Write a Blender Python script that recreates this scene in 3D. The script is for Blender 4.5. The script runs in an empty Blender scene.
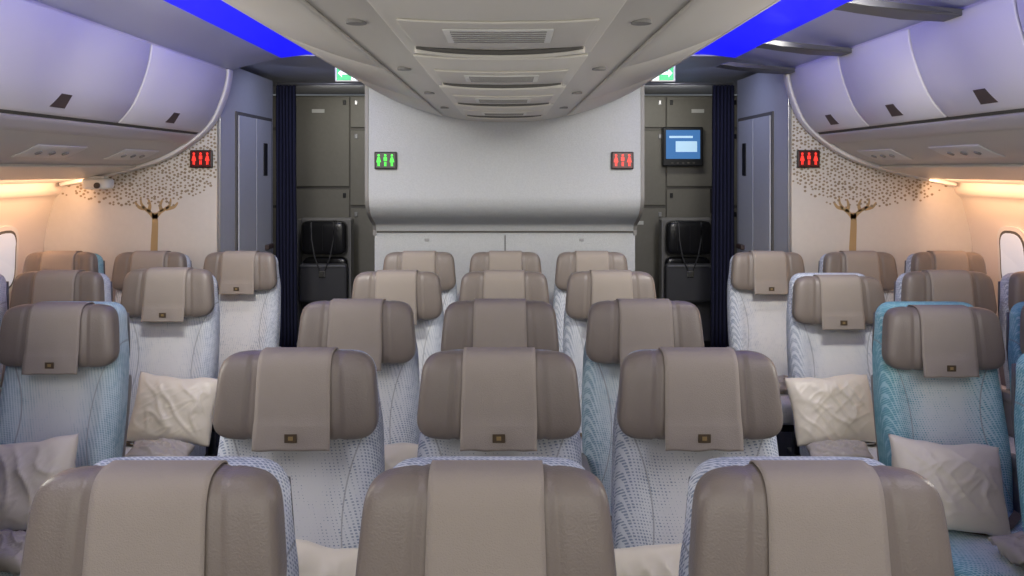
import bpy, bmesh, math, random
from mathutils import Vector, noise, Matrix
random.seed(7)
scn = bpy.context.scene
try:
    scn.view_settings.view_transform = 'Standard'
    scn.view_settings.look = 'None'
    scn.view_settings.exposure = 0.0
except Exception: pass

CAMZ = 1.65
# ------------------------------------------------------------ helpers
def lin(c):
    o = []
    for v in c:
        v = v/255.0
        o.append(v/12.92 if v <= 0.04045 else ((v+0.055)/1.055)**2.4)
    return (o[0], o[1], o[2], 1.0)

def mat(name, rgb, rough=0.6, metal=0.0, noise_scale=None, noise_amt=0.06, bump=0.0, bump_scale=200.0, emit=None, estr=0.0, sheen=0.0, coat=0.0):
    m = bpy.data.materials.new(name); m.use_nodes = True
    nt = m.node_tree; b = nt.nodes['Principled BSDF']
    c = lin(rgb)
    b.inputs['Base Color'].default_value = c
    b.inputs['Roughness'].default_value = rough
    b.inputs['Metallic'].default_value = metal
    if coat: b.inputs['Coat Weight'].default_value = coat
    if sheen: b.inputs['Sheen Weight'].default_value = sheen
    tc = nt.nodes.new('ShaderNodeTexCoord')
    if noise_scale:
        n = nt.nodes.new('ShaderNodeTexNoise'); n.inputs['Scale'].default_value = noise_scale
        n.inputs['Detail'].default_value = 4
        nt.links.new(tc.outputs['Object'], n.inputs['Vector'])
        r = nt.nodes.new('ShaderNodeMix'); r.data_type = 'RGBA'
        r.inputs['A'].default_value = tuple(max(0, v*(1-noise_amt)) for v in c[:3])+(1,)
        r.inputs['B'].default_value = tuple(min(1, v*(1+noise_amt)) for v in c[:3])+(1,)
        nt.links.new(n.outputs['Fac'], r.inputs['Factor'])
        nt.links.new(r.outputs['Result'], b.inputs['Base Color'])
    if bump:
        n2 = nt.nodes.new('ShaderNodeTexNoise'); n2.inputs['Scale'].default_value = bump_scale
        n2.inputs['Detail'].default_value = 3
        nt.links.new(tc.outputs['Object'], n2.inputs['Vector'])
        bp = nt.nodes.new('ShaderNodeBump'); bp.inputs['Strength'].default_value = bump
        bp.inputs['Distance'].default_value = 0.004
        nt.links.new(n2.outputs['Fac'], bp.inputs['Height'])
        nt.links.new(bp.outputs['Normal'], b.inputs['Normal'])
    if emit:
        b.inputs['Emission Color'].default_value = lin(emit)
        b.inputs['Emission Strength'].default_value = estr
    return m

def fabric(name, base, dot, r0, r1, tint):
    m = bpy.data.materials.new(name); m.use_nodes = True
    nt = m.node_tree; b = nt.nodes['Principled BSDF']; L = nt.links
    b.inputs['Roughness'].default_value = 0.85
    tc = nt.nodes.new('ShaderNodeTexCoord'); sp = nt.nodes.new('ShaderNodeSeparateXYZ')
    L.new(tc.outputs['Object'], sp.inputs[0])
    def M(op, a, bb=None, c=None):
        n = nt.nodes.new('ShaderNodeMath'); n.operation = op
        for i, v in enumerate((a, bb, c)):
            if v is None: continue
            if isinstance(v, (int, float)): n.inputs[i].default_value = v
            else: L.new(v, n.inputs[i])
        return n.outputs[0]
    X, Z, Y = sp.outputs['X'], sp.outputs['Z'], sp.outputs['Y']
    fx = M('SUBTRACT', M('FRACT', M('DIVIDE', M('ADD', X, Y), 0.0105)), 0.5)
    fz = M('SUBTRACT', M('FRACT', M('DIVIDE', M('ADD', Z, Y), 0.0095)), 0.5)
    d = M('MAXIMUM', M('ABSOLUTE', fx), M('ABSOLUTE', fz))
    ax = M('ABSOLUTE', X)
    n = nt.nodes.new('ShaderNodeTexNoise'); n.inputs['Scale'].default_value = 9
    L.new(tc.outputs['Object'], n.inputs['Vector'])
    n2 = nt.nodes.new('ShaderNodeTexNoise'); n2.inputs['Scale'].default_value = 60
    L.new(tc.outputs['Object'], n2.inputs['Vector'])
    g = nt.nodes.new('ShaderNodeMapRange'); g.inputs['From Min'].default_value = 0.06; g.inputs['From Max'].default_value = 0.24
    L.new(ax, g.inputs['Value'])
    gz = nt.nodes.new('ShaderNodeMapRange'); gz.inputs['From Min'].default_value = 0.98; gz.inputs['From Max'].default_value = 1.15
    L.new(Z, gz.inputs['Value'])
    edge = M('MAXIMUM', g.outputs[0], gz.outputs[0])
    r = M('ADD', r0, M('MULTIPLY', edge, r1))
    r = M('ADD', r, M('MULTIPLY', M('SUBTRACT', n.outputs['Fac'], 0.5), 0.35))
    r = M('ADD', r, M('MULTIPLY', M('SUBTRACT', n2.outputs['Fac'], 0.5), 0.5))
    dots = M('LESS_THAN', d, r)
    mx0 = nt.nodes.new('ShaderNodeMix'); mx0.data_type = 'RGBA'
    mx0.inputs['A'].default_value = lin(base); mx0.inputs['B'].default_value = lin(tint)
    L.new(edge, mx0.inputs['Factor'])
    mx = nt.nodes.new('ShaderNodeMix'); mx.data_type = 'RGBA'
    L.new(dots, mx.inputs['Factor']); L.new(mx0.outputs['Result'], mx.inputs['A'])
    mx.inputs['B'].default_value = lin(dot)
    zz = M('SUBTRACT', Z, 0.74)
    sx = M('ADD', 0.125, M('MULTIPLY', M('MULTIPLY', zz, zz), 1.1))
    seam = M('LESS_THAN', M('ABSOLUTE', M('SUBTRACT', ax, sx)), 0.0022)
    mx2 = nt.nodes.new('ShaderNodeMix'); mx2.data_type = 'RGBA'
    L.new(M('MULTIPLY', seam, 0.6), mx2.inputs['Factor']); L.new(mx.outputs['Result'], mx2.inputs['A'])
    mx2.inputs['B'].default_value = lin((140, 143, 146))
    L.new(mx2.outputs['Result'], b.inputs['Base Color'])
    bp = nt.nodes.new('ShaderNodeBump'); bp.inputs['Strength'].default_value = 0.25; bp.inputs['Distance'].default_value = 0.002
    L.new(n2.outputs['Fac'], bp.inputs['Height']); L.new(bp.outputs['Normal'], b.inputs['Normal'])
    return m

M_leather = mat('taupe_leather', (128, 118, 109), 0.36, noise_scale=6, noise_amt=0.08, bump=0.25, bump_scale=260)
M_cloth = mat('headrest_cloth', (158, 148, 137), 0.8, noise_scale=14, noise_amt=0.05, bump=0.35, bump_scale=420)
M_fabA = fabric('seat_fabric_pale', (226, 227, 226), (146, 158, 174), 0.08, 0.24, (208, 214, 221))
M_fabB = fabric('seat_fabric_teal', (216, 225, 226), (108, 166, 178), 0.10, 0.32, (150, 200, 208))
M_fabC = fabric('seat_fabric_pale_teal', (222, 226, 226), (132, 164, 178), 0.08, 0.28, (190, 212, 219))
M_shell = mat('seat_shell', (88, 88, 90), 0.45, noise_scale=10)
M_arm = mat('armrest_grey', (138, 136, 133), 0.5, noise_scale=10)
M_dark = mat('dark_plastic', (34, 35, 38), 0.4, noise_scale=20)
M_frame = mat('seat_frame_metal', (120, 122, 126), 0.35, 0.8, noise_scale=20)
M_belt = mat('belt_webbing', (120, 108, 92), 0.8, noise_scale=60, noise_amt=0.2)
M_metal = mat('buckle_metal', (190, 188, 180), 0.25, 0.9, noise_scale=20)
M_pillow = mat('pillow_satin', (240, 231, 208), 0.38, noise_scale=5, noise_amt=0.03, bump=0.3, bump_scale=26, sheen=0.2)
M_blanket = mat('blanket_grey', (196, 188, 172), 0.6, noise_scale=14, noise_amt=0.12, bump=0.5, bump_scale=40, coat=0.4)
M_tag = mat('tag_brown', (84, 70, 52), 0.5, noise_scale=50)
M_gold = mat('tag_gold', (150, 128, 84), 0.4, noise_scale=50)
M_bin = mat('bin_plastic', (222, 219, 215), 0.42, noise_scale=1.5, noise_amt=0.02, bump=0.03, bump_scale=300)
M_binB = mat('bin_shell_plastic', (208, 204, 199), 0.45, noise_scale=1.5, noise_amt=0.02)
M_hull = mat('ceiling_plastic', (212, 208, 199), 0.42, noise_scale=1.5, noise_amt=0.02, bump=0.03, bump_scale=300)
M_hull2 = mat('ceiling_module_plastic', (224, 220, 210), 0.4, noise_scale=2, noise_amt=0.02)
M_seam = mat('seam_rubber', (92, 90, 86), 0.7, noise_scale=20)  # dark grey for joints, seals and slots
M_latch = mat('latch_brown', (78, 64, 58), 0.4, noise_scale=20)
M_wall = mat('bulkhead_laminate', (208, 204, 197), 0.55, noise_scale=40, noise_amt=0.04, bump=0.1, bump_scale=300)
M_mon = mat('monument_textile', (194, 197, 199), 0.95, noise_scale=90, noise_amt=0.12, bump=0.6, bump_scale=160)
M_mon.node_tree.nodes['Principled BSDF'].inputs['Specular IOR Level'].default_value = 0.15
M_side = mat('sidewall_panel', (226, 218, 208), 0.5, noise_scale=3, noise_amt=0.03)
M_lav = mat('lavatory_side_laminate', (178, 180, 184), 0.5, noise_scale=30, noise_amt=0.05)
M_lavdoor = mat('lavatory_door_laminate', (186, 188, 192), 0.45, noise_scale=30, noise_amt=0.05)
M_trim = mat('aluminium_trim', (170, 170, 172), 0.3, 0.7, noise_scale=20)
M_galley = mat('galley_laminate', (108, 105, 98), 0.5, noise_scale=30, noise_amt=0.08)
M_galley2 = mat('galley_door_laminate', (134, 131, 122), 0.45, noise_scale=30, noise_amt=0.08)
M_curtain = mat('navy_curtain', (28, 30, 56), 0.9, noise_scale=40, noise_amt=0.2)
M_black = mat('black_leather', (36, 36, 38), 0.22, noise_scale=20, bump=0.3, bump_scale=30)
M_carpet = mat('carpet', (52, 56, 68), 0.95, noise_scale=180, noise_amt=0.4, bump=0.4)
M_mural = mat('mural_tan', (172, 146, 104), 0.6, noise_scale=6, noise_amt=0.15)
M_leafg = mat('mural_leaf', (146, 131, 108), 0.6, noise_scale=6, noise_amt=0.2)
M_blue = mat('blue_mood_light', (10, 10, 60), 0.5, emit=(22, 20, 250), estr=1.05)
M_ceil = mat('side_ceiling_panel', (190, 192, 202), 0.4, noise_scale=2, noise_amt=0.02)
M_exitg = mat('exit_green', (10, 150, 90), 0.4, emit=(20, 190, 110), estr=1.0)
M_exitw = mat('exit_white', (230, 240, 235), 0.4, emit=(225, 250, 240), estr=0.9)
M_red = mat('lamp_red', (200, 30, 20), 0.4, emit=(255, 60, 50), estr=1.3)
M_grn = mat('lamp_green', (30, 200, 40), 0.4, emit=(70, 255, 60), estr=1.2)
M_signbk = mat('sign_black', (30, 24, 26), 0.35, noise_scale=20)
M_signred = mat('sign_dark_red', (84, 30, 28), 0.35, noise_scale=20)
M_scr = mat('screen_blue', (30, 70, 120), 0.2, emit=(74, 122, 178), estr=0.85)
M_scr2 = mat('screen_pale', (160, 200, 230), 0.2, emit=(176, 204, 226), estr=0.85)
M_glass = mat('window_daylight', (200, 206, 212), 0.3, emit=(205, 215, 230), estr=0.40)
M_white = mat('white_plastic', (225, 225, 220), 0.4, noise_scale=10, noise_amt=0.02)

def empty(name, loc=(0,0,0)):
    o = bpy.data.objects.new(name, None); scn.collection.objects.link(o)
    o.location = loc; o.empty_display_size = 0.1
    return o
def mkmesh(name, V, F, m, smooth=True):
    me = bpy.data.meshes.new(name); me.from_pydata([tuple(v) for v in V], [], F)
    bm = bmesh.new(); bm.from_mesh(me); bmesh.ops.recalc_face_normals(bm, faces=bm.faces); bm.to_mesh(me); bm.free()
    for p in me.polygons: p.use_smooth = smooth
    if m: me.materials.append(m)
    return me
def obj(name, me, parent=None, loc=None, rot=None):
    o = bpy.data.objects.new(name, me); scn.collection.objects.link(o)
    if parent: o.parent = parent
    if loc: o.location = loc
    if rot: o.rotation_euler = rot
    return o
def box_mesh(name, c, s, m, bevel=0.0, seg=2, smooth=False):
    bm = bmesh.new(); bmesh.ops.create_cube(bm, size=1)
    for v in bm.verts: v.co = Vector((v.co.x*s[0]+c[0], v.co.y*s[1]+c[1], v.co.z*s[2]+c[2]))
    if bevel > 0:
        bmesh.ops.bevel(bm, geom=list(bm.edges), offset=min(bevel, min(s)*0.49), segments=seg, profile=0.5, affect='EDGES')
    me = bpy.data.meshes.new(name); bm.to_mesh(me); bm.free()
    for p in me.polygons: p.use_smooth = smooth
    me.materials.append(m); return me
def box(name, c, s, m, bevel=0.0, parent=None, seg=2):
    return obj(name, box_mesh(name, c, s, m, bevel, seg), parent)
def spow(v, e): return math.copysign(abs(v)**e, v)
def superell(name, c, s, e1, e2, m, nu=28, nv=16):
    V = []; F = []
    for j in range(nv+1):
        ph = -math.pi/2 + math.pi*j/nv
        for i in range(nu):
            th = 2*math.pi*i/nu
            V.append((c[0]+s[0]/2*spow(math.cos(ph), e1)*spow(math.cos(th), e2),
                      c[1]+s[1]/2*spow(math.cos(ph), e1)*spow(math.sin(th), e2),
                      c[2]+s[2]/2*spow(math.sin(ph), e1)))
    for j in range(nv):
        for i in range(nu):
            F.append((j*nu+i, j*nu+(i+1) % nu, (j+1)*nu+(i+1) % nu, (j+1)*nu+i))
    me = mkmesh(name, V, F, m)
    bm = bmesh.new(); bm.from_mesh(me); bmesh.ops.remove_doubles(bm, verts=bm.verts, dist=1e-5); bm.to_mesh(me); bm.free()
    return me
def loft(name, rings, m, smooth=True, cap=True):
    V = []; F = []; N = len(rings[0])
    for r in rings: V += r
    for j in range(len(rings)-1):
        for i in range(N):
            F.append((j*N+i, j*N+(i+1) % N, (j+1)*N+(i+1) % N, (j+1)*N+i))
    if cap:
        F.append(tuple(range(N))); F.append(tuple((len(rings)-1)*N+i for i in range(N)))
    return mkmesh(name, V, F, m, smooth)
def tube(name, pts, r, m, parent=None, n=8):
    rings = []
    P = [Vector(p) for p in pts]
    for k, p in enumerate(P):
        t = (P[min(k+1, len(P)-1)]-P[max(k-1, 0)]).normalized()
        a = t.cross(Vector((0.13, 0.21, 0.97))).normalized(); b = t.cross(a)
        rings.append([tuple(p+a*r*math.cos(2*math.pi*i/n)+b*r*math.sin(2*math.pi*i/n)) for i in range(n)])
    return obj(name, loft(name, rings, m), parent)
def disc_mesh(name, c, r, h, axis, m, n=20):
    rings = []
    ax = Vector(axis).normalized(); a = ax.orthogonal().normalized(); b = ax.cross(a); c = Vector(c)
    for k in (0, 1):
        rings.append([tuple(c+ax*h*k+a*r*math.cos(2*math.pi*i/n)+b*r*math.sin(2*math.pi*i/n)) for i in range(n)])
    return loft(name, rings, m, smooth=False)
def catmull(P, n=6):
    out = []
    for i in range(len(P)-1):
        p0 = P[max(i-1, 0)]; p1 = P[i]; p2 = P[i+1]; p3 = P[min(i+2, len(P)-1)]
        for k in range(n):
            t = k/n
            out.append(tuple(0.5*((2*p1[d])+(-p0[d]+p2[d])*t+(2*p0[d]-5*p1[d]+4*p2[d]-p3[d])*t*t+(-p0[d]+3*p1[d]-3*p2[d]+p3[d])*t**3) for d in (0, 1)))
    out.append(P[-1]); return out
def offs(pts, d):
    out = []
    for k, p in enumerate(pts):
        a = pts[max(k-1, 0)]; b = pts[min(k+1, len(pts)-1)]
        tx, tz = b[0]-a[0], b[1]-a[1]; l = math.hypot(tx, tz) or 1
        out.append((p[0]+d*tz/l, p[1]-d*tx/l))
    return out
def profile_solid(name, pts, d0, d1, y0, y1, m, sx=1, cx=0.0, parent=None, bevel=0.0):
    A = offs(pts, d0); B = offs(pts, d1); n = len(pts)
    V = []; F = []
    for y in (y0, y1):
        V += [(cx+sx*p[0], y, p[1]) for p in A] + [(cx+sx*p[0], y, p[1]) for p in B]
    T = 2*n
    for i in range(n-1):
        F.append((i, i+1, T+i+1, T+i)); F.append((n+i, n+i+1, T+n+i+1, T+n+i))
        F.append((i, i+1, n+i+1, n+i)); F.append((T+i, T+i+1, T+n+i+1, T+n+i))
    F.append((0, n, T+n, T)); F.append((n-1, 2*n-1, T+2*n-1, T+n-1))
    me = mkmesh(name, V, F, m, True)
    o = obj(name, me, parent)
    if bevel:
        b = o.modifiers.new('b', 'BEVEL'); b.width = bevel; b.segments = 2; b.limit_method = 'ANGLE'; b.angle_limit = math.radians(50)
    es = o.modifiers.new('e', 'EDGE_SPLIT'); es.split_angle = math.radians(50)
    return o
def sstep(a, b, x):
    t = max(0, min(1, (x-a)/(b-a))); return t*t*(3-2*t)

# ------------------------------------------------------------ SEAT meshes
def backrest(m, name):
    rings = []; N = 56
    secs = []
    for k in range(20):
        z = 0.40 + (1.085-0.40)*k/19
        hw = 0.212+0.014*math.sin(math.pi*min(1, (z-0.4)/0.6))
        hw -= 0.020*sstep(0.95, 1.10, z)
        secs.append((z, hw, 0.045))
    hw0 = secs[-1][1]
    for k in range(1, 9):
        t = math.pi/2*k/8
        secs.append((1.085+0.062*math.sin(t), hw0-0.060*(1-math.cos(t)), 0.012+0.033*math.cos(t)**0.7 if k < 8 else 0.010))
    for z, hw, hd in secs:
        yc = -0.045+(z-0.42)*0.21
        ring = []
        for i in range(N):
            th = 2*math.pi*i/N
            x = hw*spow(math.cos(th), 0.42); y = hd*spow(math.sin(th), 0.55)
            if y < 0:
                f = min(1, -y/hd)
                bol = 0.030*sstep(0.10, 0.19, abs(x))*(1-sstep(0.9, 1.12, z))
                lum = 0.018*math.exp(-((z-0.62)/0.12)**2)
                y -= (bol+lum)*f
            ring.append((x, yc+y, z))
        rings.append(ring)
    return loft(name, rings, m)
HZ = 1.055; HH = 0.111; HW = 0.210
def hsec(x):
    ax = abs(x)
    s = max(0, (ax-0.095)/0.115)
    cy = 0.012-0.012*s
    e = max(0.0, 1-(ax/HW)**9)**(1/2.8)
    cre = math.exp(-((ax-0.118)/0.005)**2)
    ctr = 1-sstep(0.09, 0.16, ax)
    hh = HH*(0.42+0.58*e)*(1-0.02*cre); ht = (0.044+0.008*ctr)*(0.14+0.86*e)*(1-0.15*cre)
    return cy, hh, ht
def hshape(x, y, z):
    tz = z/HH
    k = 1.0-0.050*tz
    if tz < -0.4: k -= 0.05*((-tz-0.4)/0.6)**2
    return (x*k, y+0.013*tz, HZ+z)
def headrest():
    rings = []
    n = 76
    for k in range(n+1):
        x = HW*math.sin((-1+2*k/n)*math.pi/2)
        cy, hh, ht = hsec(x); ring = []
        for i in range(36):
            th = 2*math.pi*i/36
            ring.append(hshape(x, cy+ht*spow(math.cos(th), 0.62), hh*spow(math.sin(th), 0.42)))
        rings.append(ring)
    return loft('headrest', rings, M_leather)
CY0, HH0, HT0 = hsec(0)
def cfront(z): return CY0-HT0-0.005+0.013*(z-HZ)/HH
def cloth(seed=0):
    path = []
    for k in range(26):
        th = math.radians(20+(190-20)*k/25)
        y = CY0+(HT0+0.004)*spow(math.cos(th), 0.62); z = (HH0+0.004)*spow(math.sin(th), 0.42)
        path.append((y+0.013*z/HH, HZ+z))
    zb = HZ-HH-0.014
    zl = path[-1][1]
    for k in range(1, 12):
        z = zl+(zb-zl)*k/11
        path.append((cfront(z)-0.003*math.sin(k/11*1.5), z))
    V = []; F = []; W = 17
    for j, (y, z) in enumerate(path):
        front = max(0, min(1, (1.12-z)/0.15))
        for i in range(W):
            u = -1+2*i/(W-1)
            hw = 0.095+0.004*front
            wob = 0.003*front*(noise.noise(Vector((u*2.2, z*14, seed*3.1))))
            V.append((u*hw+0.003*front*noise.noise(Vector((seed, z*9, u))), y+wob-0.0015*front, z+(0.004*noise.noise(Vector((u*2, 5, seed)))*front)))
    for j in range(len(path)-1):
        for i in range(W-1):
            F.append((j*W+i, j*W+i+1, (j+1)*W+i+1, (j+1)*W+i))
    return mkmesh('cloth', V, F, M_cloth)
ME = {}
for kk, mm in (('A', M_fabA), ('B', M_fabB), ('C', M_fabC)):
    ME['back'+kk] = backrest(mm, 'backrest')
    ME['cush'+kk] = superell('cushion', (0, -0.29, 0.385), (0.45, 0.50, 0.14), 0.4, 0.35, mm)
ME['head'] = headrest(); ME['cloths'] = [cloth(i) for i in range(4)]
TZ = 0.962; ty = cfront(TZ)-0.008
ME['tag'] = box_mesh('tag', (0, ty, TZ), (0.032, 0.002, 0.022), M_tag, 0.0005)
ME['tagg'] = box_mesh('tag_emblem', (0, ty-0.0015, TZ), (0.012, 0.0015, 0.010), M_gold, 0.0004)
ME['arm'] = superell('armrest', (0, -0.19, 0), (0.034, 0.36, 0.045), 0.35, 0.3, M_arm, 20, 10)
ME['armsup'] = box_mesh('armrest_panel', (0, -0.10, 0.48), (0.022, 0.16, 0.23), M_arm, 0.008)
ME['pan'] = box_mesh('seat_pan', (0, -0.26, 0.30), (0.42, 0.44, 0.05), M_dark, 0.015)
ME['leg'] = box_mesh('leg', (0, 0, 0.14), (0.035, 0.05, 0.28), M_frame, 0.01)
ME['rail'] = box_mesh('rail', (0, -0.22, 0.012), (0.04, 0.50, 0.022), M_frame, 0.006)
def shell():
    rings = []
    for k in range(12):
        z = 0.36+(1.10-0.36)*k/11
        yc = -0.045+(z-0.42)*0.21+0.050
        hw = 0.20-0.02*sstep(0.95, 1.12, z)
        rings.append([(hw*spow(math.cos(2*math.pi*i/28), 0.4), yc+0.012*spow(math.sin(2*math.pi*i/28), 0.6), z) for i in range(28)])
    return loft('rear_shell', rings, M_shell)
ME['shell'] = shell()
def strap():
    V = []; F = []
    P = [(-0.20, -0.12, 0.45), (-0.15, -0.20, 0.464), (-0.09, -0.27, 0.460), (-0.03, -0.30, 0.461), (0.03, -0.29, 0.461), (0.10, -0.24, 0.460), (0.16, -0.18, 0.464), (0.20, -0.12, 0.45)]
    for p in P:
        V += [(p[0], p[1]-0.022, p[2]), (p[0], p[1]+0.022, p[2]+0.002)]
    for i in range(len(P)-1): F.append((2*i, 2*i+1, 2*i+3, 2*i+2))
    return mkmesh('belt', V, F, M_belt)
ME['belt'] = strap()
ME['buckle'] = box_mesh('belt_buckle', (0.0, -0.295, 0.469), (0.06, 0.05, 0.014), M_metal, 0.005)
ME['scr'] = box_mesh('seatback_screen', (0, 0, 0), (0.27, 0.012, 0.17), M_dark, 0.005)
ME['tray'] = box_mesh('tray_table', (0, 0, 0), (0.34, 0.015, 0.20), M_shell, 0.006)
cnt = 0
def seat(x, y, kind='A', dz=0.0, yaw=0.0, up=(), bz=0.0):
    global cnt; cnt += 1
    p = empty('airliner_seat', (x, y, 0)); p.rotation_euler = (0, 0, yaw)
    obj('backrest', ME['back'+kind], p, (0, 0, bz))
    h = obj('headrest', ME['head'], p); h.location = (0, 0.21*dz, dz)
    c = obj('headrest_cloth', ME['cloths'][cnt % 4], p); c.location = h.location
    s = c.modifiers.new('s', 'SOLIDIFY'); s.thickness = 0.0025; s.offset = 0
    for k in ('tag', 'tagg'):
        t = obj(k, ME[k], p); t.location = h.location
    obj('seat_cushion', ME['cush'+kind], p)
    obj('seat_pan', ME['pan'], p); obj('rear_shell', ME['shell'], p, (0, 0, bz))
    for sx in (-1, 1):
        # aisle armrests of some seats are swung up and stowed against the rear shell
        if sx in up: obj('armrest', ME['arm'], p, (sx*0.165, 0.085, 0.50), (math.radians(-102), 0, 0))
        else:
            obj('armrest', ME['arm'], p, (sx*0.2325, 0, 0.605))
            obj('armrest_panel', ME['armsup'], p, (sx*0.2325, 0, 0))
        obj('rail', ME['rail'], p, (sx*0.14, 0, 0))
        for ly in (-0.42, -0.06): obj('leg', ME['leg'], p, (sx*0.14, ly, 0))
    obj('belt', ME['belt'], p); obj('belt_buckle', ME['buckle'], p)
    obj('seatback_screen', ME['scr'], p, (0, 0.132, 0.93), (math.radians(-12), 0, 0))
    obj('tray_table', ME['tray'], p, (0, 0.087, 0.70), (math.radians(-12), 0, 0))
    return p
rows = [1.335, 2.106, 2.916, 3.76, 4.65]
center = [(-0.584, -0.036, 0.516), (-0.555, -0.023, 0.502), (-0.550, -0.029, 0.497), (-0.522, -0.018, 0.484), (-0.517, -0.015, 0.487)]
left = [(-1.65, -2.16, -2.62), (-1.65, -2.16, -2.62), (-1.633, -2.145, -2.62), (-1.598, -2.115, -2.62), (-1.558, -2.080, -2.60)]
right = [(1.60, 2.10, 2.60), (1.60, 2.10, 2.60), (1.58, 2.09, 2.60), (1.551, 2.068, 2.575), (1.511, 2.045, 2.560)]
kindC = ['AAA', 'AAA', 'AAC', 'AAA', 'AAA']
for i, y in enumerate(rows):
    for j, x in enumerate(center[i]): seat(x, y, kindC[i][j], -0.022*(i == 0), random.uniform(-0.006, 0.006), (), -0.022*(i == 0))
    for j, x in enumerate(left[i]):
        seat(x, y, 'B' if (i, j) in ((4, 2),) else ('C' if (i, j) == (2, 0) else 'A'), 0.012 if (i, j) == (3, 0) else -0.012*(i == 2), random.uniform(-0.015, 0.015), (1,) if j == 0 and i in (2, 3) else ())
    for j, x in enumerate(right[i]):
        seat(x, y, 'B' if (i, j) in ((2, 0), (2, 1), (1, 0)) else 'A', -0.022*((i, j) in ((2, 0), (3, 0))), random.uniform(-0.015, 0.015), (-1,) if j == 0 and i in (2, 3) else ())

# ------------------------------------------------------------ PILLOWS
def ridge(v): return 1-abs(noise.noise(v))*2
def pillow_mesh(seed, name='pillow', W=0.180, H=0.145, T=0.052, m=None, amp=1.0):
    V = []; F = []; n = 56
    for side in (-1, 1):
        for j in range(n+1):
            for i in range(n+1):
                u = -1+2*i/n; v = -1+2*j/n
                th = ((1-abs(u)**3)*(1-abs(v)**3))
                th = max(0, th)**0.5
                pin = 1-0.05*(1-abs(v))*abs(u)**3; pin2 = 1-0.06*(1-abs(u))*abs(v)**3
                q = u*0.9+v*0.6
                w = noise.noise(Vector((q*2.0+seed, v*1.2, seed*2)))*0.014
                w += (ridge(Vector((q*2.8+seed, (v-u)*0.9, seed)))**3)*0.016 - 0.004
                w += (ridge(Vector((q*1.2+seed*2, (v-u)*4.0, seed+3)))**4)*0.007
                w += 0.0035*math.sin(11*math.atan2(v, u)+seed)*min(1, (u*u+v*v))
                w *= amp
                V.append((u*W*pin, side*(T*th+w*th)+w*0.4, v*H*pin2+0.012*noise.noise(Vector((u*2, v, seed)))))
    o2 = (n+1)**2
    for j in range(n):
        for i in range(n):
            a = j*(n+1)+i
            F.append((a, a+1, a+n+2, a+n+1)); F.append((o2+a, o2+a+n+1, o2+a+n+2, o2+a+1))
    me = mkmesh(name, V, F, m or M_pillow)
    bm = bmesh.new(); bm.from_mesh(me); bmesh.ops.remove_doubles(bm, verts=bm.verts, dist=0.0006)
    bmesh.ops.recalc_face_normals(bm, faces=bm.faces); bm.to_mesh(me); bm.free()
    return me
PM = [pillow_mesh(s) for s in (1.3, 4.7, 8.1)]
BM_ = [pillow_mesh(s, 'blanket', 0.12, 0.075, 0.030, M_blanket, 1.3) for s in (2.2, 6.1)]
def pillow(x, y, z, rx, ry, rz, k):
    return obj('pillow', PM[k % 3], None, (x, y, z), (math.radians(rx), math.radians(ry), math.radians(rz)))
def blanket(x, y, z, rx, ry, rz, k):
    return obj('wrapped_blanket', BM_[k % 2], None, (x, y, z), (math.radians(rx), math.radians(ry), math.radians(rz)))
pillow(-1.46, 3.50, 0.60, -24, 5, 4, 0)
pillow(1.42, 3.50, 0.60, -24, -5, -4, 1)
pillow(-1.62, 2.65, 0.60, -24, -6, 6, 2)
pillow(1.46, 2.65, 0.60, -24, 4, -4, 0)
pillow(-0.42, 1.82, 0.64, -20, 8, 0, 1)
pillow(0.37, 1.82, 0.645, -20, -8, 0, 2)
pillow(-0.46, 2.65, 0.60, -22, 4, 0, 0)
blanket(-1.43, 3.29, 0.487, -84, 8, 10, 0)
blanket(1.36, 3.29, 0.487, -84, -8, -14, 1)
blanket(1.62, 2.44, 0.487, -84, 4, 12, 0)
blanket(-1.50, 2.44, 0.487, -84, 4, -12, 1)
blanket(-1.58, 4.30, 0.487, -80, 4, -12, 1)
blanket(1.50, 4.30, 0.487, -80, 4, 12, 0)

# ------------------------------------------------------------ ROOM SHELL
YW = 5.05
box('floor', (0, 3.35, -0.03), (6.2, 8.7, 0.06), M_carpet)
box('ceiling', (0, 3.35, 2.50), (6.2, 8.7, 0.05), M_ceil)
box('wall_front', (0, -0.97, 1.24), (6.0, 0.06, 2.45), M_wall)
side = catmull([(2.80, 2.45), (2.80, 1.60), (2.86, 1.45), (2.92, 1.2), (2.94, 0.9), (2.94, 0.5), (2.92, 0.0)], 5)
for sx, nm in ((-1, 'left'), (1, 'right')):
    profile_solid('wall_'+nm, side, 0, -0.05, -0.94, YW+2.6, M_side, sx)
    for k in range(9):
        y = 0.40+k*0.525
        w = empty('window_%d' % (k+1 + (9 if sx > 0 else 0)))
        for (nmn, hw, hh, d0, mm) in (('reveal', 0.15, 0.20, 0.014, M_white), ('seal', 0.125, 0.175, 0.018, M_seam), ('glass', 0.11, 0.16, 0.022, M_glass)):
            rr = []
            for dd in (0, 1):
                ring = []
                for i in range(32):
                    th = 2*math.pi*i/32
                    yy = y+hw*spow(math.cos(th), 0.65); zz = 1.12+hh*spow(math.sin(th), 0.65)
                    xx = 2.925-0.16*max(0, zz-1.15)-d0*(1-dd)
                    if dd: xx += 0.02
                    ring.append((sx*xx, yy, zz))
                rr.append(ring)
            obj(nmn, loft(nmn, rr, mm, smooth=False), w)

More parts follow.
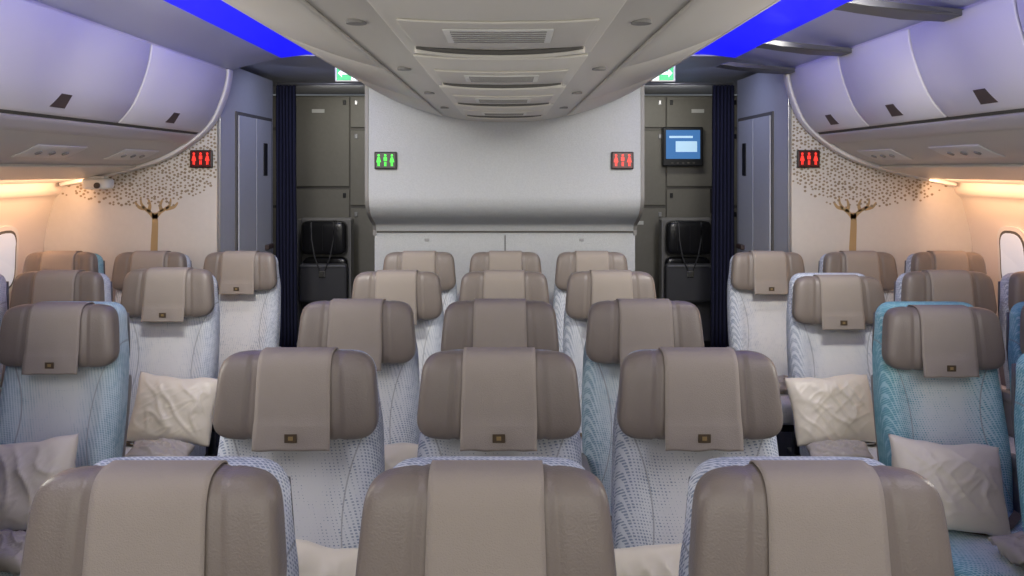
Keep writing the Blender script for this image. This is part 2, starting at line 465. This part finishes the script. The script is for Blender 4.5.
# ------------------------------------------------------------ OVERHEAD BINS
binp = catmull([(1.745, 2.27), (1.76, 2.17), (1.795, 2.06), (1.85, 1.95), (1.95, 1.85), (2.11, 1.745), (2.30, 1.675), (2.5, 1.625), (2.78, 1.565)], 6)
idx_b = 4*6-1
for sx, nm in ((-1, 'left'), (1, 'right')):
    p = empty('overhead_bin')
    profile_solid('bin_shell', binp, 0, -0.03, -0.9, 5.02, M_binB, sx, parent=p)
    seams = [0.41, 1.57, 2.73, 3.89, 4.93] if sx < 0 else [0.58, 1.30, 2.02, 2.74, 3.46, 4.20, 4.93]
    seams = [-0.85]+seams
    dp = binp[1:idx_b]
    for a, b in zip(seams[:-1], seams[1:]):
        profile_solid('bin_door', dp, 0.0, 0.016, a+0.006, b-0.006, M_bin, sx, parent=p, bevel=0.006)
        profile_solid('door_joint', dp, 0.0, 0.003, b-0.006, b+0.006, M_seam, sx, parent=p)
        q = offs(dp, 0.018)[-3]; q0 = offs(dp, 0.018)[-6]; ym = (a+b)/2
        wl = 0.055
        V = [(sx*q[0], ym-wl, q[1]), (sx*q[0], ym+wl, q[1]), (sx*q0[0], ym+wl*0.7, q0[1]), (sx*q0[0], ym-wl*0.7, q0[1])]
        V2 = [(v[0]+sx*0.02, v[1], v[2]+0.01) for v in V]
        obj('latch', mkmesh('latch', V+V2, [(0, 1, 2, 3), (4, 5, 6, 7), (0, 1, 5, 4), (1, 2, 6, 5), (2, 3, 7, 6), (3, 0, 4, 7)], M_latch, False), p)
    profile_solid('door_bottom_gap', binp[idx_b-1:idx_b+1], 0.0, 0.004, -0.9, 4.95, M_seam, sx, parent=p)  # dark joint along the lower door edge
    profile_solid('bin_lip', binp[idx_b:idx_b+4], 0.0, 0.012, -0.9, 4.95, M_binB, sx, parent=p, bevel=0.004)
    profile_solid('psu_rail', binp[idx_b+13:idx_b+22], 0.0, 0.014, -0.9, 4.95, M_hull2, sx, parent=p, bevel=0.004)
    profile_solid('end_rim', binp, 0.0, 0.024, 4.945, 5.02, M_bin, sx, parent=p, bevel=0.006)
    for k in range(7):
        y = 0.6+k*0.81
        if y > 4.9: break
        profile_solid('psu_panel', binp[idx_b+6:idx_b+11], 0.0, 0.006, y-0.30, y+0.12, M_bin, sx, parent=p, bevel=0.003)
        for t in range(3):
            c = offs(binp, 0.006)[idx_b+8]
            obj('reading_light', disc_mesh('reading_light', (sx*c[0], y-0.2+t*0.11, c[1]), 0.016, 0.006, (-sx*0.4, 0, -0.9), M_arm), p)
for k, y in enumerate((3.12, 4.10, 4.90)):
    V = []; pr = [(1.27, 2.275), (1.33, 2.292), (1.55, 2.275), (1.745, 2.262), (1.745, 2.235), (1.56, 2.245), (1.36, 2.262)]
    for yy in (y-0.07, y+0.07): V += [(a, yy-(0.05 if i in (0, 1, 6) else 0), b) for i, (a, b) in enumerate(pr)]
    n = len(pr)
    F = [tuple(range(n)), tuple(range(n, 2*n))]+[(i, (i+1) % n, n+(i+1) % n, n+i) for i in range(n)]
    o = obj('ceiling_bracket', mkmesh('ceiling_bracket', V, F, M_shell, False))
    b = o.modifiers.new('b', 'BEVEL'); b.width = 0.006; b.segments = 2

for sx, nm in ((-1, 'left'), (1, 'right')):
    profile_solid('ceiling_panel_'+nm, catmull([(1.43, 2.35), (1.50, 2.335), (1.64, 2.302), (1.775, 2.262)], 4), 0, -0.02, -0.9, 5.04, M_ceil, sx)
    profile_solid('mood_light_strip', [(0.93, 2.36), (1.08, 2.375), (1.28, 2.37), (1.43, 2.35)], 0, -0.01, -0.9, 5.04, M_blue, sx, cx=-0.0)
box('ceiling_aft', (0, 6.37, 2.385), (5.6, 2.62, 0.04), M_ceil)

# ------------------------------------------------------------ CENTRE CEILING HULL
hp = [(0.0, 1.95), (0.2, 1.957), (0.4, 1.993), (0.6, 2.055), (0.75, 2.120), (0.86, 2.185), (0.905, 2.235), (0.915, 2.35)]
hp = catmull(hp, 6)
full = [(-a, b) for a, b in reversed(hp)][:-1]+hp
hull = empty('center_ceiling_fixture')
HX = -0.02
o = profile_solid('hull', full, 0, -0.02, -0.9, 5.11, M_hull, 1, cx=HX, parent=hull)
def hz(x):
    x = abs(x)
    for (a, b), (c, d) in zip(hp[:-1], hp[1:]):
        if a <= x <= c: return b+(d-b)*(x-a)/(c-a+1e-9)
    return 2.3
def seg(x0, x1, n=8): return [(x0+(x1-x0)*i/n, hz(x0+(x1-x0)*i/n)) for i in range(n+1)]
for s in (-1, 1):
    a, b = sorted((s*0.385, s*0.735)); 
    ys = [-0.9, 0.28, 1.45, 2.62, 3.79, 4.96]
    for y0, y1 in zip(ys[:-1], ys[1:]):
        profile_solid('center_bin_panel', seg(a, b, 12), 0, 0.012, y0+0.003, y1-0.003, M_hull, 1, HX, hull, 0.005)
    a, b = sorted((s*0.75, s*0.885))
    profile_solid('edge_trim', seg(a, b, 8), 0, 0.012, -0.9, 5.0, M_hull2, 1, HX, hull, 0.005)
    a, b = sorted((s*0.735, s*0.75))
    profile_solid('trim_gap', seg(a, b, 2), 0, 0.002, -0.9, 5.0, M_seam, 1, HX, hull)
for k in range(6):
    yc = 1.94-0.81*1+0.81*k-0.81
    if yc < -0.6 or yc > 4.8: continue
    profile_solid('service_module', seg(-0.235, 0.235, 12), 0, 0.008, yc-0.60, yc+0.14, M_hull2, 1, HX, hull, 0.005)
    profile_solid('module_panel', seg(-0.20, 0.20, 12), 0.008, 0.014, yc-0.36, yc-0.03, M_hull, 1, HX, hull, 0.004)
    profile_solid('vent_grille', seg(-0.115, 0.115, 6), 0.014, 0.017, yc-0.30, yc-0.13, M_white, 1, HX, hull, 0.002)  # pale plate of the louvred air vent
    for q in range(6):
        profile_solid('louver', seg(-0.10, 0.10, 6), 0.016, 0.019, yc-0.285+q*0.026, yc-0.280+q*0.026, M_arm, 1, HX, hull)
    pts = []; pts2 = []
    for i in range(21):
        x = -0.205+0.41*i/20; yy = yc+0.06-0.05*(abs(x)/0.205)**2.2
        pts.append((HX+x, yy, hz(x)-0.014)); pts2.append((HX+x*0.97, yy-0.028, hz(x)-0.012))
    tube('handle_lip', pts, 0.011, M_hull2, hull); tube('handle_slot', pts2, 0.008, M_seam, hull)
    for x in (-0.31, 0.31):
        obj('reading_light', disc_mesh('reading_light', (HX+x, yc-0.2, hz(x)), 0.022, 0.008, (0, 0, -1), M_arm), hull)

# ------------------------------------------------------------ CENTRE MONUMENT
mon = empty('center_bulkhead')
xl, xr = -0.905, 0.862
prof = [(5.12, 2.36), (5.12, 1.95), (5.12, 1.52)]+catmull([(5.12, 1.50), (5.125, 1.45), (5.155, 1.395), (5.22, 1.345), (5.32, 1.305), (5.40, 1.275), (5.43, 1.235)], 5)+[(5.43, 1.20), (5.43, 0.005), (6.55, 0.005), (6.55, 2.335)]
rings = [[(x, a, b) for a, b in prof] for x in (xl, xr)]
o = obj('bulkhead_body', loft('bulkhead_body', rings, M_mon), mon)
es = o.modifiers.new('e', 'EDGE_SPLIT'); es.split_angle = math.radians(35)
front = prof[:-3]
for x, s in ((xl, -1), (xr, 1)):
    F = []; V = []
    for a, b in front:
        V += [(x-s*0.012, a-0.008, b), (x+s*0.010, a-0.008, b), (x+s*0.010, a+0.03, b), (x-s*0.012, a+0.03, b)]
    n = len(front)
    for i in range(n-1):
        for k in range(4): F.append((4*i+k, 4*i+(k+1) % 4, 4*(i+1)+(k+1) % 4, 4*(i+1)+k))
    obj('edge_trim', mkmesh('edge_trim', V, F, M_arm, False), mon)
box('ledge_trim', (HX, 5.425, 1.225), (1.74, 0.012, 0.012), M_seam, 0.002, mon)
box('lower_seam', (HX, 5.428, 0.9), (0.006, 0.006, 0.6), M_seam, 0, mon)
for x in (-0.55, 0.50): box('panel_fastener', (x, 5.427, 1.17), (0.03, 0.008, 0.02), M_trim, 0.003, mon)

# ------------------------------------------------------------ LAVATORIES + MURALS
def lower_arc(ax):
    best = 1.5
    for (a, b), (c, d) in zip(binp[:-1], binp[1:]):
        if min(a, c) <= ax <= max(a, c): best = min(b, d)
    return best
for sx, nm, xi, xt in ((-1, 'left', 1.815, 2.224), (1, 'right', 1.768, 2.174)):
    cxx = sx*(xi+2.93)/2; w = 2.93-xi
    lv = empty('lavatory')
    box('lavatory_wall', (cxx, (YW+6.17)/2, 1.165), (w, 6.17-YW, 2.33), M_lav, 0, lv)
    box('front_panel', (cxx, YW-0.006, 1.16), (w-0.01, 0.012, 2.31), M_wall, 0.003, lv)
    box('corner_trim', (sx*(xi+0.005), YW-0.012, 1.16), (0.022, 0.014, 2.30), M_trim, 0.003, lv)
    fx = sx*xi
    box('door_frame', (fx-sx*0.004, 5.72, 1.02), (0.012, 0.80, 2.03), M_seam, 0.002, lv)
    box('door_leaf_fore', (fx-sx*0.012, 5.53, 1.02), (0.014, 0.36, 1.98), M_lavdoor, 0.004, lv)
    box('door_leaf_aft', (fx-sx*0.012, 5.90, 1.02), (0.014, 0.36, 1.98), M_lavdoor, 0.004, lv)
    box('door_handle', (fx-sx*0.03, 5.98, 1.07), (0.035, 0.14, 0.035), M_latch, 0.008, lv)
    box('door_placard', (fx-sx*0.021, 5.92, 1.72), (0.006, 0.09, 0.24), M_dark, 0.003, lv)
    box('door_vent', (fx-sx*0.021, 5.53, 0.35), (0.006, 0.26, 0.14), M_seam, 0.003, lv)
    V = []; F = []; yM = YW-0.0135
    def ribbon(pts, w0, w1):
        n = len(pts); base = len(V)
        for i, (a, b) in enumerate(pts):
            c = pts[max(0, i-1)]; d = pts[min(n-1, i+1)]
            tx, tz = d[0]-c[0], d[1]-c[1]; l = math.hypot(tx, tz)
            ww = (w0+(w1-w0)*i/(n-1))/2
            V.append((a-tz/l*ww, yM, b+tx/l*ww)); V.append((a+tz/l*ww, yM, b-tx/l*ww))
        for i in range(n-1): F.append((base+2*i, base+2*i+1, base+2*i+3, base+2*i+2))
    T = sx*xt
    ribbon(catmull([(T-0.01, 0.85), (T-0.004, 1.15), (T+0.002, 1.30), (T, 1.375)], 5), 0.050, 0.034)
    br = [((0, 1.34), (-0.03, 1.375), (-0.060, 1.40), (-0.085, 1.435), (-0.088, 1.475)), ((0, 1.34), (0.03, 1.375), (0.060, 1.395), (0.095, 1.425), (0.10, 1.465)),
          ((-0.065, 1.402), (-0.10, 1.410), (-0.125, 1.445)), ((0.07, 1.40), (0.12, 1.41), (0.145, 1.44)), ((-0.04, 1.38), (-0.03, 1.42), (-0.04, 1.46)), ((0.045, 1.385), (0.035, 1.42), (0.05, 1.46))]
    for b_ in br: ribbon(catmull([(T+a, b) for a, b in b_], 4), 0.028, 0.010)
    obj('mural_tree_trunk', mkmesh('mural_tree_trunk', V, F, M_mural, False), lv)
    V = []; F = []
    st = 0.0235; ax = xi+0.03; row = 0
    while ax < 2.86:
        z = 1.34+(row % 2)*st/2; row += 1
        while z < 2.15:
            x = ax+random.uniform(-.006, .006); zz = z+random.uniform(-.006, .006)
            d = (x-xt)
            low = 1.405+(0.26 if d > 0 else 1.1)*d*d
            keep = 1.0 if zz > low+0.05 else 0.65
            if abs(d) < 0.10 and zz < 1.43: keep = 0.2
            if x > 2.64: keep *= max(0, 1-(x-2.64)/0.26)
            if zz > low and zz < lower_arc(x)+0.04 and random.random() < keep:
                r = random.uniform(0.0070, 0.0110); a0 = random.random()*6.28; n = 5; base = len(V)
                for i in range(n):
                    t = a0+2*math.pi*i/n; V.append((sx*x+r*math.cos(t), yM-0.0004, zz+r*0.85*math.sin(t)))
                F.append(tuple(range(base, base+n)))
            z += st
        ax += st
    obj('mural_leaves', mkmesh('mural_leaves', V, F, M_leafg, False), lv)

# ------------------------------------------------------------ LAVATORY SIGNS
def fig(V, F, x, z, y, s, kind):
    def poly(P):
        b = len(V); V.extend([(x+a*s, y, z+c*s) for a, c in P]); F.append(tuple(range(b, b+len(P))))
    poly([(0.18*math.cos(t*math.pi/5), 0.78+0.18*math.sin(t*math.pi/5)) for t in range(10)])
    if kind: poly([(-0.14, 0.50), (0.14, 0.50), (0.34, -0.25), (-0.34, -0.25)])
    else: poly([(-0.24, 0.50), (0.24, 0.50), (0.24, -0.05), (-0.24, -0.05)])
    poly([(-0.16, -0.2), (-0.04, -0.2), (-0.04, -0.85), (-0.16, -0.85)]); poly([(0.04, -0.2), (0.16, -0.2), (0.16, -0.85), (0.04, -0.85)])
def lavsign(x, y, z, m, bm_):
    p = empty('lavatory_sign', (x, y, z))
    box('sign_housing', (0, 0, 0), (0.142, 0.02, 0.112), M_signbk, 0.006, p)
    box('sign_lens', (0, -0.011, 0), (0.128, 0.004, 0.098), bm_, 0.003, p)
    V = []; F = []
    for k, dx in enumerate((-0.042, 0, 0.042)): fig(V, F, dx, 0, -0.0145, 0.042, k % 2 == 0)
    obj('sign_pictogram', mkmesh('sign_pictogram', V, F, m, False), p)
lavsign(-0.781, 5.105, 1.704, M_grn, M_signbk)
lavsign(0.730, 5.105, 1.704, M_red, M_signred)
lavsign(-1.926, 5.026, 1.713, M_red, M_signred)
lavsign(1.886, 5.026, 1.713, M_red, M_signred)

for sx, x in ((-1, -1.00), (1, 0.965)):
    p = empty('exit_sign', (x, 4.98, 2.245))
    box('housing', (0, 0, 0), (0.15, 0.03, 0.105), M_white, 0.006, p)
    box('hanger', (0, 0.0, 0.075), (0.05, 0.02, 0.06), M_dark, 0.002, p)
    box('green_field', (0.018*sx, -0.016, 0), (0.088, 0.004, 0.088), M_exitg, 0.002, p)
    box('white_field', (-sx*0.048, -0.016, 0), (0.040, 0.004, 0.088), M_exitw, 0.002, p)
    V = [(sx*0.055, -0.019, 0.0), (sx*0.03, -0.019, 0.026), (sx*0.03, -0.019, 0.009), (-sx*0.015, -0.019, 0.009), (-sx*0.015, -0.019, -0.009), (sx*0.03, -0.019, -0.009), (sx*0.03, -0.019, -0.026)]
    obj('arrow', mkmesh('arrow', V, [(0, 1, 2, 3, 4, 5, 6)], M_exitw, False), p)

# ------------------------------------------------------------ CURTAINS
for sx, x0, x1 in ((-1, 1.81, 1.66), (1, 1.765, 1.60)):
    V = []; F = []; n = 60; H = 14
    for j in range(H+1):
        z = 0.03+2.27*j/H
        for i in range(n+1):
            t = i/n; flare = 1+0.12*(1-j/H)
            V.append((sx*(x0+(x1-x0)*t*flare), 6.24+0.035*math.sin(t*2*math.pi*6)+0.006*math.sin(j*0.9+t*9), z))
    for j in range(H):
        for i in range(n): F.append((j*(n+1)+i, j*(n+1)+i+1, (j+1)*(n+1)+i+1, (j+1)*(n+1)+i))
    o = obj('curtain', mkmesh('curtain', V, F, M_curtain))
    s = o.modifiers.new('s', 'SOLIDIFY'); s.thickness = 0.006
    tube('curtain_rail', [(sx*(x0-0.01), 6.24, 2.315), (sx*0.93, 6.24, 2.315)], 0.012, M_trim)

# ------------------------------------------------------------ AFT GALLEY WALL
box('wall_back', (0, 7.70, 1.17), (5.6, 0.06, 2.34), M_galley)
for sx in (-1, 1):
    g = empty('galley_cabinet')
    box('carcass', (sx*1.80, 7.635, 1.185), (1.72, 0.05, 2.33), M_galley, 0.004, g)
    xs = [0.95, 1.50, 2.10, 2.65]
    for ci, (a, b) in enumerate(zip(xs[:-1], xs[1:])):
        for z0, z1 in ((0.05, 1.28), (1.30, 2.02), (2.04, 2.34)) if ci != 1 else ((0.05, 1.00), (1.02, 1.46), (1.48, 2.34)):
            box('cabinet_door', (sx*(a+b)/2, 7.60, (z0+z1)/2), (b-a-0.012, 0.022, z1-z0-0.010), M_galley2, 0.005, g)
            box('turn_latch', (sx*(a+0.05), 7.583, z1-0.06), (0.03, 0.012, 0.045), M_dark, 0.004, g)
            box('turn_latch', (sx*(b-0.06), 7.583, z1-0.06), (0.03, 0.012, 0.045), M_trim, 0.004, g)
            if z1-z0 > 0.6: box('label', (sx*(a+b)/2, 7.586, z1-0.14), (0.12, 0.004, 0.035), M_white, 0.001, g)
    j = empty('crew_jump_seat', (sx*1.64-(0.03 if sx > 0 else 0), 7.2, 0))
    obj('headrest', superell('headrest', (0, -0.06, 1.04), (0.40, 0.13, 0.30), 0.3, 0.35, M_black), j)
    for q in (-1, 0, 1): box('headrest_seam', (q*0.11, -0.126, 1.04), (0.003, 0.003, 0.22), M_dark, 0.001, j)
    obj('back_cushion', superell('back_cushion', (0, 0.0, 0.66), (0.40, 0.10, 0.40), 0.25, 0.3, M_black), j)
    box('back_frame', (0, 0.06, 0.63), (0.46, 0.06, 1.16), M_arm, 0.02, j)
    box('folded_seat_pan', (0, -0.09, 0.64), (0.42, 0.07, 0.34), M_shell, 0.02, j)
    box('pan_edge', (0, -0.128, 0.79), (0.40, 0.01, 0.02), M_trim, 0.004, j)
    box('harness_buckle', (0, -0.135, 0.72), (0.06, 0.02, 0.06), M_metal, 0.008, j)
    for q in (-1, 1):
        box('side_frame', (q*0.235, -0.01, 0.63), (0.016, 0.14, 1.14), M_arm, 0.006, j)
        tube('harness_strap', [(q*0.10, -0.06, 1.192), (q*0.10, -0.128, 1.17), (q*0.095, -0.134, 1.02), (q*0.07, -0.134, 0.88), (q*0.02, -0.136, 0.74)], 0.006, M_shell, j)
    box('pedestal', (0, 0.06, 0.05), (0.46, 0.16, 0.10), M_dark, 0.01, j)
p = empty('wall_monitor', (1.64, 7.53, 1.86))
box('bezel', (0, 0, 0), (0.38, 0.07, 0.37), M_dark, 0.012, p)
box('display', (0.0, -0.037, 0.02), (0.32, 0.006, 0.27), M_scr, 0.003, p)
box('display_header', (-0.02, -0.041, 0.09), (0.22, 0.003, 0.02), M_scr2, 0.001, p)
box('display_panel', (0.03, -0.041, 0.0), (0.20, 0.003, 0.10), M_scr2, 0.001, p)
for q in range(5): box('button', (-0.10+0.05*q, -0.037, -0.155), (0.02, 0.006, 0.014), M_seam, 0.002, p)
p = empty('crew_interphone', (1.95, 7.53, 1.35))
box('cradle', (0, 0, 0), (0.09, 0.05, 0.24), M_dark, 0.01, p); box('handset', (0, -0.04, 0), (0.05, 0.035, 0.20), M_shell, 0.012, p)

p = empty('cabin_camera', (-2.50, 4.88, 1.560))
obj('camera_body', superell('camera_body', (0, 0, 0), (0.17, 0.10, 0.07), 0.45, 0.45, M_white), p)
obj('camera_lens', disc_mesh('camera_lens', (0.02, -0.045, -0.01), 0.018, 0.014, (0, -1, 0), M_dark), p)
box('camera_mount', (0, 0, 0.035), (0.10, 0.06, 0.025), M_white, 0.005, p)

# ------------------------------------------------------------ LIGHTS
def area(name, loc, d, sx, sy, power, col, spread=180):
    l = bpy.data.lights.new(name, 'AREA'); l.shape = 'RECTANGLE'; l.size = sx; l.size_y = sy; l.energy = power; l.color = col
    l.spread = math.radians(spread)
    o = bpy.data.objects.new(name, l); scn.collection.objects.link(o); o.location = loc
    o.rotation_euler = Vector(d).to_track_quat('-Z', 'Y').to_euler()
    return o
W = (1.0, 0.968, 0.872)
area('front_fill_light', (0, -0.8, 1.45), (0, 1, 0.12), 3.8, 1.0, 29, W)  # added fill behind the camera, no real fixture; lights seats and hull
for s in (-1, 1):
    area('hull_fill_light', (s*1.80, 1.9, 1.80), (-s*0.8, 0.35, 0.42), 0.08, 1.4, 15, W)  # added fill near the bin lip to brighten the hull underside
    area('aisle_fill_light', (s*1.15, 1.0, 2.27), (-s*0.1, 0.6, -1), 0.4, 1.2, 9, W)  # added fill lamps above the aisles, tilted aft; no fixtures there
    area('aisle_fill_light', (s*1.12, 2.7, 2.28), (-s*0.10, 0.85, -0.5), 0.4, 0.22, 10, W, 110)
    area('aisle_fill_light', (s*1.15, 3.9, 2.28), (-s*0.10, 0.8, -0.6), 0.5, 0.2, 3, W, 120)
    area('cove_light', (s*0.97, 2.4, 2.31), (s*1.0, 0, 0.02), 5.0, 0.04, 5.0, (0.10, 0.10, 1.0), 120)
    area('sidewall_light', (s*2.60, 4.1, 1.56), (s*1.0, 0, -0.35), 1.7, 0.05, 7, (1.0, 0.55, 0.30))
    area('mood_light', (s*1.35, 5.6, 2.34), (s*0.2, 0.3, -1), 0.5, 0.5, 3.0, (0.5, 0.56, 1.0))
    area('galley_light', (s*1.4, 6.8, 2.34), (0, 0.7, -1), 0.5, 0.3, 4.5, W)
w = bpy.data.worlds.new('world'); scn.world = w; w.use_nodes = True
w.node_tree.nodes['Background'].inputs[0].default_value = (0.5, 0.55, 0.6, 1); w.node_tree.nodes['Background'].inputs[1].default_value = 0.3

# ------------------------------------------------------------ CAMERA
cd = bpy.data.cameras.new('camera'); cam = bpy.data.objects.new('camera', cd); scn.collection.objects.link(cam)
cam.location = (0, 0, CAMZ); cam.rotation_euler = (math.radians(90), 0, 0)
cd.sensor_width = 36; cd.lens = 36*800/1024; cd.shift_x = 4/1024; cd.shift_y = -119/1024
cd.clip_start = 0.02; cd.clip_end = 60
scn.camera = cam
